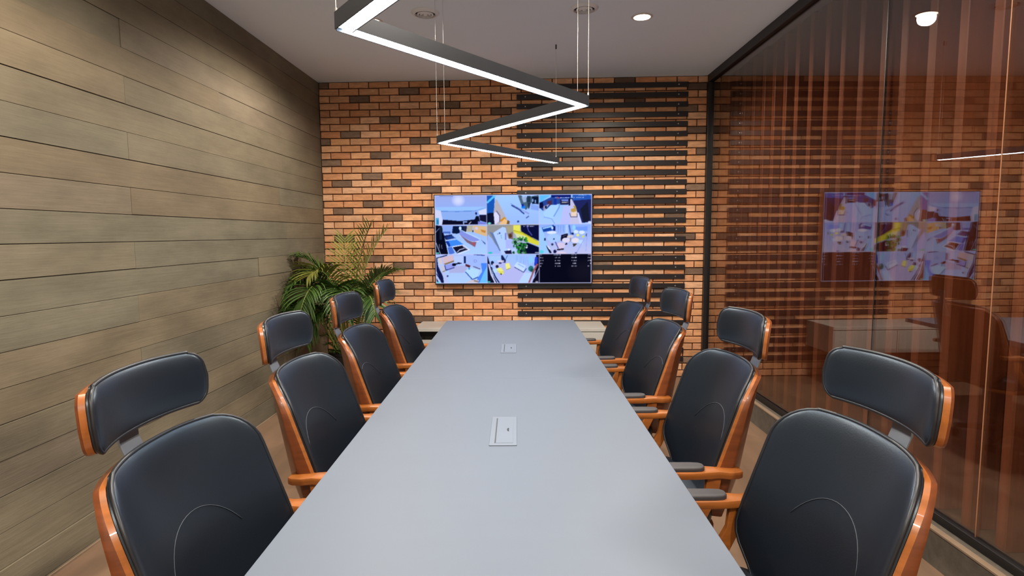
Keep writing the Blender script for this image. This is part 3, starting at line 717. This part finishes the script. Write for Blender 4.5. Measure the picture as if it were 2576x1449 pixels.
def shell_and_cushion(fn, hwf, zb, zt, arch, thick, inset, puff, edge, nr=26, nc=26):
    """returns MB wood shell, MB cushion, outline of the cushion; thick is a function of height"""
    def rows(zb_, zt_, inset_):
        us = cluster(nc, 1.6); ts = [(c+1)/2 for c in cluster(nr, 1.9)]
        G = []
        for t in ts:
            zz = zb_ + (zt_-zb_)*t
            w = max(hwf(zz)-inset_, .015)
            G.append([(u*w, zz + arch*(1-(u*w/hwf((zb+zt)/2))**2)*t*t) for u in us])
        return G, us, ts
    def border(Q):
        n, k = len(Q), len(Q[0])
        return [Q[0][j] for j in range(k)] + [Q[i][k-1] for i in range(1, n)] + [Q[n-1][j] for j in range(k-2, -1, -1)] + [Q[i][0] for i in range(n-2, 0, -1)]
    sh = MB()
    G, us, ts = rows(zb, zt-.004, .0)
    P = [[Vector((x, fn(x, z), z)) for x, z in r] for r in G]
    N = [[surf_normal(fn, x, z) for x, z in r] for r in G]
    back = [[p + Vector((-n.x*.02, -thick(p.z)*n.y, -n.z*.02)) for p, n in zip(a, c)] for a, c in zip(P, N)]
    sh.quad_grid(P); sh.quad_grid([list(reversed(r)) for r in back])
    bf, bb = border(P), border(back)
    cen = Vector((0, fn(0, (zb+zt)/2), (zb+zt)/2))
    m1, m2 = [], []
    for a, c in zip(bf, bb):
        d = (a-cen); d.y = 0; d.normalize(); d.z *= .35
        m1.append(a + (c-a).normalized()*.0095 + d*.005); m2.append(c + (a-c).normalized()*.008 + d*.004)
    k = len(bf); ed = MB()
    for mb, LL in ((ed, (bf, m1)), (sh, (m1, m2, bb))):
        base = len(mb.v)
        for L in LL: mb.v += [tuple(p) for p in L]
        for r in range(len(LL)-1):
            for i in range(k):
                j = (i+1) % k
                mb.f.append((base+r*k+i, base+r*k+j, base+(r+1)*k+j, base+(r+1)*k+i))
    cu = MB()
    G, us, ts = rows(zb+inset, zt+.004, inset)
    H = zt-zb-inset
    P = []; rim = []
    for i, r in enumerate(G):
        row = []; rrow = []
        for j, (x, z) in enumerate(r):
            w = abs(r[-1][0])
            de = min((1-abs(us[j]))*w, (1-ts[i])*H, ts[i]*H)
            q = min(de/edge, 1.0); T = .010 + puff*math.sqrt(max(0, 1-(1-q)**2))
            de2 = min(de/.16, 1); T += puff*.5*de2*(2-de2)
            n = surf_normal(fn, x, z); p = Vector((x, fn(x, z), z))
            row.append(p + n*T); rrow.append(p + n*.001)
        P.append(row); rim.append(rrow)
    cu.quad_grid(P)
    a, c = border(P), border(rim); base = len(cu.v); k = len(a)
    cu.v += [tuple(p) for p in a]+[tuple(p) for p in c]
    for i in range(k):
        j = (i+1) % k; cu.f.append((base+i, base+j, base+k+j, base+k+i))
    out = [q.lerp(p, .95) for p, q in zip(a, c)]
    return sh, cu, out, ed

def dedupe(pts, d=.004):
    out = [pts[0]]
    for p in pts[1:]:
        if (p-out[-1]).length > d: out.append(p)
    if (out[0]-out[-1]).length < d: out.pop()
    return out

def build_chair():
    root = empty('office_chair')
    sh, cu, ol, ed = shell_and_cushion(y_back, hw_back, ZB, ZT, .012, lambda z: .024+.055*max(0, min(1, (.97-z)/.33)), .001, .009, .05)
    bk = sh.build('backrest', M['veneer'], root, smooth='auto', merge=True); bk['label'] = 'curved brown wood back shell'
    e_ = ed.build('wood_edge', M['walnut'], bk, smooth=True); e_['label'] = 'bright amber wood edge'
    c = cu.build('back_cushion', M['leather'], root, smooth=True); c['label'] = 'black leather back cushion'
    b = MB(); b.loop_tube(dedupe(ol), .0055, 6); b.build('piping', M['piping'], c, smooth=True)
    # curved lumbar stitch
    pts = []
    for q in range(21):
        a = math.radians(-58+116*q/20)
        x = .19*math.sin(a); z = .615 + .20*math.cos(a)
        n = surf_normal(y_back, x, z)
        pts.append(Vector((x, y_back(x, z), z)) + n*.0245)
    b = MB(); b.tube(pts, .0011, 5); s = b.build('stitched_seam', M['thread'], c, smooth=True)
    # headrest
    hz0, hz1, hh = 1.044, 1.180, .224
    def hwf(z):
        r = .034; w = hh - .010*abs(z-(hz0+hz1)/2)/.07
        if z > hz1-r: q = (z-hz1+r)/r; return w - r + r*math.sqrt(max(0, 1-q*q))
        if z < hz0+r: q = (hz0+r-z)/r; return w - r + r*math.sqrt(max(0, 1-q*q))
        return w
    yh = lambda x, z: -.478 - .10*(z-1.10) + .056*abs(x/hh)**2.2
    sh, cu, ol, ed = shell_and_cushion(yh, hwf, hz0, hz1, .006, lambda z: .017, .001, .009, .04, 18, 22)
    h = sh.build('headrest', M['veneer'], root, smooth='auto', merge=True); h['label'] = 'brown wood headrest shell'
    ed.build('wood_edge', M['walnut'], h, smooth=True)
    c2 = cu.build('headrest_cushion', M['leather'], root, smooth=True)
    b = MB(); b.loop_tube(dedupe(ol), .005, 6); b.build('piping', M['piping'], c2, smooth=True)
    b = MB()
    pr = [(-.452, .91), (-.478, .97), (-.494, 1.01), (-.498, 1.09)]
    P = []
    for y, z in pr: P.append([(-.036, y, z), (.036, y, z), (.036, y-.006, z), (-.036, y-.006, z)])
    b.quad_grid(P, close_u=True); b.f.append((0,1,2,3)); e = len(b.v)-4; b.f.append((e+3,e+2,e+1,e))
    b.build('headrest_bracket', M['bracket'], root, bevel=.001, seg=1)
    # arms
    for s in (-1, 1):
        prof = [(-.318,.020),(-.300,.030),(-.270,.033),(-.235,.024),(-.205,.030),(-.16,.035),(.02,.036),(.09,.033),(.115,.022),(.122,.0)]
        L = [(w, y) for y, w in prof]; out = [(s*.326+w, y) for w, y in L] + [(s*.326-w, y) for w, y in reversed(L[:-1])]
        b = MB(); b.prism(out, .668, .694); a = b.build('armrest', M['walnut'], root, smooth='auto', bevel=.006, seg=2)
        pp = [(-.190,.012),(-.178,.024),(-.15,.028),(.0,.029),(.07,.026),(.092,.012)]
        out = [(s*.326+w, y) for y, w in pp] + [(s*.326-w, y) for y, w in reversed(pp)]
        b = MB(); b.prism(out, .690, .709); p = b.build('arm_pad', M['pad'], a, smooth='auto', bevel=.006, seg=3)
        b = MB()
        P = []
        for y, z, d in ((-.225, .672, .05), (-.215, .60, .045), (-.175, .52, .05), (-.12, .455, .07)):
            P.append([(s*.326-.012, y-d/2, z), (s*.326+.012, y-d/2, z), (s*.326+.012, y+d/2, z), (s*.326-.012, y+d/2, z)])
        b.quad_grid(P, close_u=True); b.f.append((0,1,2,3)); e = len(b.v)-4; b.f.append((e+3,e+2,e+1,e))
        b.build('arm_support', M['walnut'], root, smooth='auto', bevel=.003, seg=1)
    # seat
    def seat_outline(w, y0, y1, r, n=6):
        pts = []
        for cx, cy, a0 in ((w-r, y1-r, 0), (-w+r, y1-r, PI/2), (-w+r, y0+r, PI), (w-r, y0+r, 3*PI/2)):
            for q in range(n+1): pts.append((cx+r*math.cos(a0+PI/2*q/n), cy+r*math.sin(a0+PI/2*q/n)))
        return pts
    b = MB(); b.prism(seat_outline(.285, -.27, .24, .09), .425, .445); b.build('seat_shell', M['walnut'], root, smooth='auto', bevel=.004)
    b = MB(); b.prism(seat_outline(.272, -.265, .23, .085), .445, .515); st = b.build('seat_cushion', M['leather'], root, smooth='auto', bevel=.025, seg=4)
    b = MB(); b.box(-.09, .09, -.14, .12, .375, .425); b.build('tilt_mechanism', M['black_plastic'], root, bevel=.008)
    b = MB(); b.tube([(0,0,.09),(0,0,.24)], .030, 14); b.tube([(0,0,.24),(0,0,.38)], .019, 14); b.build('gas_column', M['black_plastic'], root, smooth='auto')
    b = MB(); b.lathe([(.0,.075),(.05,.078),(.055,.10),(.045,.125),(0,.128)], 20)
    for k in range(5):
        a = 2*PI*k/5+.3; d = Vector((math.cos(a), math.sin(a), 0)); e = Vector((-d.y, d.x, 0))
        P = []
        for r, z, w, hgt in ((.03,.102,.030,.022),(.18,.094,.024,.018),(.30,.080,.018,.014)):
            c0 = d*r+Vector((0,0,z)); P.append([c0-e*w-Vector((0,0,hgt)), c0+e*w-Vector((0,0,hgt)), c0+e*w*.8+Vector((0,0,hgt)), c0-e*w*.8+Vector((0,0,hgt))])
        i0 = len(b.v); b.quad_grid(P, close_u=True); b.f.append((len(b.v)-1,len(b.v)-2,len(b.v)-3,len(b.v)-4))
    b.build('star_base', M['black_plastic'], root, smooth='auto')
    for k in range(5):
        a = 2*PI*k/5+.3; d = Vector((math.cos(a), math.sin(a), 0)); e = Vector((-d.y, d.x, 0)); c0 = d*.29
        b = MB(); w0 = c0+Vector((0,0,.0275))
        for sg in (-1, 1): b.tube([tuple(w0+e*sg*.008), tuple(w0+e*sg*.024)], .027, 14)
        b.tube([tuple(c0+Vector((0,0,.03))), tuple(c0+Vector((0,0,.075)))], .008, 8)
        b.build('caster', M['black_plastic'], root, smooth='auto')
    return root

GL = 'high-backed chairs along the left side of the table'; GR = 'high-backed chairs along the right side of the table'
ordw = ['nearest', 'second nearest', 'third nearest', 'farthest']
left_spots = [(-.450, 1.372, 0), (-.452, 2.222, 0), (-.452, 3.03, 0), (-.452, 3.92, 0)]
right_spots = [(.450, 1.396, 0), (.450, 2.258, 0), (.435, 3.14, 2), (.430, 4.02, 3)]
extra_l = ['beside the concrete wall', 'beside the concrete wall', 'in front of the potted palm', 'beside the potted palm']
extra_r = ['by the glass partition', 'by the glass partition', 'by the glass partition', 'in front of the black slats']
for spots, side, grp, rot in ((left_spots, 'left', GL, -PI/2), (right_spots, 'right', GR, PI/2)):
    proto = build_chair()
    for i, (x, y, a) in enumerate(spots):
        o = proto if i == 0 else copy_tree(proto)
        o.location = (x, y, 0); o.rotation_euler = (0, 0, rot+math.radians(a))
        tag(o, f"{ordw[i]} black leather chair on the table's {side} side, {(extra_l if side == 'left' else extra_r)[i]}", 'chair', grp)

# ------------------------------------------------------------------ zigzag pendant lamp
def build_pendant():
    zb = 2.0926; W2, HH = .027, .048
    P = [Vector((.325,.70)), Vector((-.490,1.745)), Vector((.318,2.785)), Vector((-.482,3.865)), Vector((.345,4.985))]
    root = empty('pendant_lamp', (0, 2.8, zb)); tag(root, 'zigzag black pendant lamp with white light strips hung over the table', 'pendant lamp')
    off = Vector((0, 2.8))
    for i in range(4):
        a, c = P[i]-off, P[i+1]-off; d = (c-a).normalized(); n = Vector((-d.y, d.x))
        a2, c2 = a-d*.012, c+d*.012
        def ring(w, z): return [(*(a2+n*w), z), (*(c2+n*w), z), (*(c2-n*w), z), (*(a2-n*w), z)]
        b = MB()
        # open-bottomed housing: two cheeks and a top
        def bar(w0, w1, z0, z1):
            k = len(b.v)
            for z in (z0, z1): b.v.extend([(*(a2+n*w0), z), (*(c2+n*w0), z), (*(c2+n*w1), z), (*(a2+n*w1), z)])
            b.f.extend([(k,k+1,k+2,k+3),(k+4,k+5,k+6,k+7),(k,k+1,k+5,k+4),(k+1,k+2,k+6,k+5),(k+2,k+3,k+7,k+6),(k+3,k,k+4,k+7)])
        zoff = .0004*i
        bar(-W2, -W2+.0035, 0+zoff, HH-zoff); bar(W2-.0035, W2, 0+zoff, HH-zoff); bar(-W2+.0035, W2-.0035, .008+zoff, HH-zoff)
        h = b.build('housing', M['lamp_body'], root)
        b = MB(); a2, c2 = a+d*.006, c-d*.006
        bar(-W2+.0037, W2-.0037, .0012, .0065)
        b.build('light_strip', M['led'], root)
    for q, two in ((P[1], True), (P[2], True), (P[3], True), (P[4], False), (P[0], True)):
        for dx in ((-.025, .025) if two else (0,)):
            x, y = q.x-off.x+dx, q.y-off.y
            b = MB(); b.tube([(x,y,HH),(x,y,ZC-zb)], .0011, 5); b.tube([(x,y,HH),(x,y,HH+.014)], .004, 6)
            b.build('suspension_cable', M['cable'], root)
            b = MB(); b.tube([(x,y,ZC-zb-.035),(x,y,ZC-zb)], .0055, 8); b.build('ceiling_anchor', M['black_plastic'], root)
build_pendant()

# ------------------------------------------------------------------ downlights (lamp and its light in one builder)
def build_downlight(x, y, label, grp):
    r = empty('downlight', (x, y, ZC)); tag(r, label, 'downlight', grp)
    b = MB(); b.lathe([(.060,-.0005),(.060,-.006),(.076,-.004),(.078,-.0005)], 36); b.build('trim_ring', M['trim_white'], r, smooth='auto')
    b = MB(); b.lathe([(0,-.0030),(.0595,-.0030),(.0595,-.0004)], 36); b.build('lens', M['downlight'], r)
    l = bpy.data.lights.new('downlight_beam', 'SPOT'); l.energy = SPOT_POWER; l.color = WARM
    l.spot_size = math.radians(164); l.spot_blend = .5; l.shadow_soft_size = .05
    o = bpy.data.objects.new('beam', l); C.objects.link(o); o.parent = r; o.location = (0,0,-.03)
DG = 'warm round downlights in the ceiling'
build_downlight(.925, 4.376, 'warm round ceiling downlight right of the pendant lamp near the glass', DG)
build_downlight(-1.04, 4.412, 'warm round ceiling downlight left of the pendant lamp near the concrete wall', DG)
build_downlight(.925, 2.0, 'warm round ceiling downlight over the second chair by the glass', DG)
build_downlight(-1.04, 2.0, 'warm round ceiling downlight over the second chair by the concrete wall', DG)
build_downlight(.925, -.4, 'added warm round ceiling downlight unseen behind the viewer by the glass', DG)  # added pair out of view, for more bounce onto the ceiling
build_downlight(-1.04, -.4, 'added warm round ceiling downlight unseen behind the viewer by the concrete wall', DG)

# ------------------------------------------------------------------ round ceiling vents
def build_vent(x, y, label):
    r = empty('ceiling_vent', (x, y, ZC)); tag(r, label, 'vent', 'round ceiling vents')
    b = MB(); b.lathe([(.0,-.001),(.074,-.001)], 40); b.build('duct_shadow', M['vent_dark'], r)
    b = MB(); b.lathe([(.072,-.002),(.074,-.016),(.092,-.010),(.100,-.0005)], 40); b.build('rim', M['vent'], r, smooth='auto')
    for ra in (.050, .030):
        b = MB(); b.lathe([(ra-.003,-.006),(ra-.001,-.020),(ra+.008,-.014),(ra+.006,-.006)], 32); b.build('ring', M['vent'], r, smooth='auto')
    b = MB(); b.lathe([(0,-.019),(.012,-.018),(.016,-.010),(.012,-.004)], 24); b.build('core', M['vent'], r, smooth='auto')
build_vent(-.627, 4.261, 'round white ceiling vent left of the pendant lamp')
build_vent(.487, 4.202, 'round white ceiling vent right of the pendant lamp')

# ------------------------------------------------------------------ potted palm in the corner
def build_palm():
    random.seed(11)
    px, py = -1.56, 5.36
    pot = empty('potted_palm', (px, py, 0)); tag(pot, 'potted palm with arching green fronds in the far left corner', 'plant')
    b = MB(); b.lathe([(0,0),(.13,0),(.135,.01),(.175,.40),(.185,.405),(.185,.43),(.168,.43),(.160,.37)], 36); b.build('pot', M['pot'], pot, smooth='auto')
    b = MB(); b.lathe([(0,.385),(.163,.375)], 24); b.build('soil', M['soil'], pot)
    def frond(ctrl, tip, leaf, mat, base=(0,0,.375), n=34, start=.25, droop=.5, width=.012):
        b0, c0, t0 = Vector(base), Vector(base)+Vector(ctrl), Vector(base)+Vector(tip)
        pts = [b0*(1-t)**2 + c0*2*t*(1-t) + t0*t*t for t in [i/24 for i in range(25)]]
        rad = [.008*(1-.85*i/24)+.0008 for i in range(25)]
        st = MB(); st.tube(pts, rad, 6)
        lf = MB()
        hd = Vector((t0.x-b0.x, t0.y-b0.y, 0)).normalized()
        side = Vector((-hd.y, hd.x, 0))
        def clamp(v): return Vector((max(v.x, -.44), min(v.y, .62), max(v.z, .30)))
        for i in range(n):
            t = start+(1-start)*(i+.5)/n; q = t*24; k = min(int(q), 23); p0 = pts[k].lerp(pts[k+1], q-k)
            tan = (pts[k+1]-pts[k]).normalized(); up = side.cross(tan)
            up = up.normalized() if up.length > 1e-3 else Vector((0,0,1))
            if up.dot(Vector((-hd.x,-hd.y,1))) < 0: up = -up
            tt = (t-start)/(1-start)
            L = leaf*(.55+.55*math.sin(PI*(.15+.8*tt)))*random.uniform(.82,1.12)
            for sd in (-1, 1):
                fw = .45+.7*tt+random.uniform(-.12,.12)
                dr = (side*sd + up*(.40+random.uniform(-.1,.1)) + tan*fw).normalized()
                w = width*random.uniform(.8,1.15); a = p0.copy(); c = []
                for j in range(6):
                    c.append(clamp(a)); dr = (dr + Vector((0,0,-1))*droop*(.05+.12*j)*random.uniform(.6,1.3)).normalized(); a = a+dr*L/5
                wd = [.3,.9,1,.8,.45,.04]
                wv = dr.cross(up).normalized() if dr.cross(up).length > 1e-3 else side
                lf.quad_grid([[x-wv*w*wd[j], x-up*.003*wd[j], x+wv*w*wd[j]] for j, x in enumerate(c)])
        o = st.build('frond', M['stem'], pot, smooth=True)
        lf.build('leaflets', mat, o)
    G, Y = M['leaf'], M['leaf_dry']
    # ctrl and tip are offsets from the pot centre: x to the right, y towards the brick wall
    specs = [((.04,0,.80),(.36,.02,1.17),.24,Y,.22), ((.0,.10,.80),(.18,.15,1.22),.22,G,.25), ((-.02,.0,.7),(-.04,.12,1.10),.22,Y,.3), ((.10,0,.85),(.46,-.06,.80),.22,G,.3), ((.12,-.1,.70),(.40,-.25,.62),.2,G,.45),
             ((-.12,0,.95),(-.40,-.10,.93),.24,G,.5), ((-.22,.1,.85),(-.42,.2,.80),.22,G,.6), ((-.26,-.15,1.05),(-.38,-.42,.55),.28,G,.75), ((-.12,-.25,1.05),(-.16,-.62,.52),.28,G,.8),
             ((.05,-.25,1.0),(.12,-.60,.50),.26,G,.8), ((-.32,-.1,.85),(-.40,-.28,.28),.26,G,.8), ((-.24,-.3,.85),(-.32,-.58,.28),.26,G,.8), ((.2,-.2,.9),(.32,-.45,.45),.24,G,.7),
             ((-.05,-.12,1.0),(-.20,-.38,.78),.28,Y,.7), ((-.18,.0,1.0),(-.34,-.26,.72),.28,G,.7), ((-.1,-.2,.8),(-.22,-.45,.25),.26,G,.8), ((.0,-.2,.9),(.02,-.45,.62),.26,G,.7), ((-.28,0,.7),(-.42,-.05,.42),.24,G,.8), ((.15,.1,.8),(.30,.3,.75),.22,G,.5)]
    for ctrl, tip, leaf, mt, dr in specs:
        frond(ctrl, tip, leaf, mt, base=(.25*ctrl[0], .25*ctrl[1], .375), droop=dr, n=24 if tip[2] > 1 else 34, width=.008 if tip[2] > 1 else .011)
    for k in range(10):
        az = 2*PI*k/10+random.uniform(-.2,.2); r = random.uniform(.12,.2); h = random.uniform(.08,.2)
        frond((.08*math.cos(az), .08*math.sin(az), h*1.2), (r*math.cos(az), r*math.sin(az), h), .09, G, base=(.09*math.cos(az), .09*math.sin(az), .375), n=9, start=.15, droop=.4, width=.009)
build_palm()
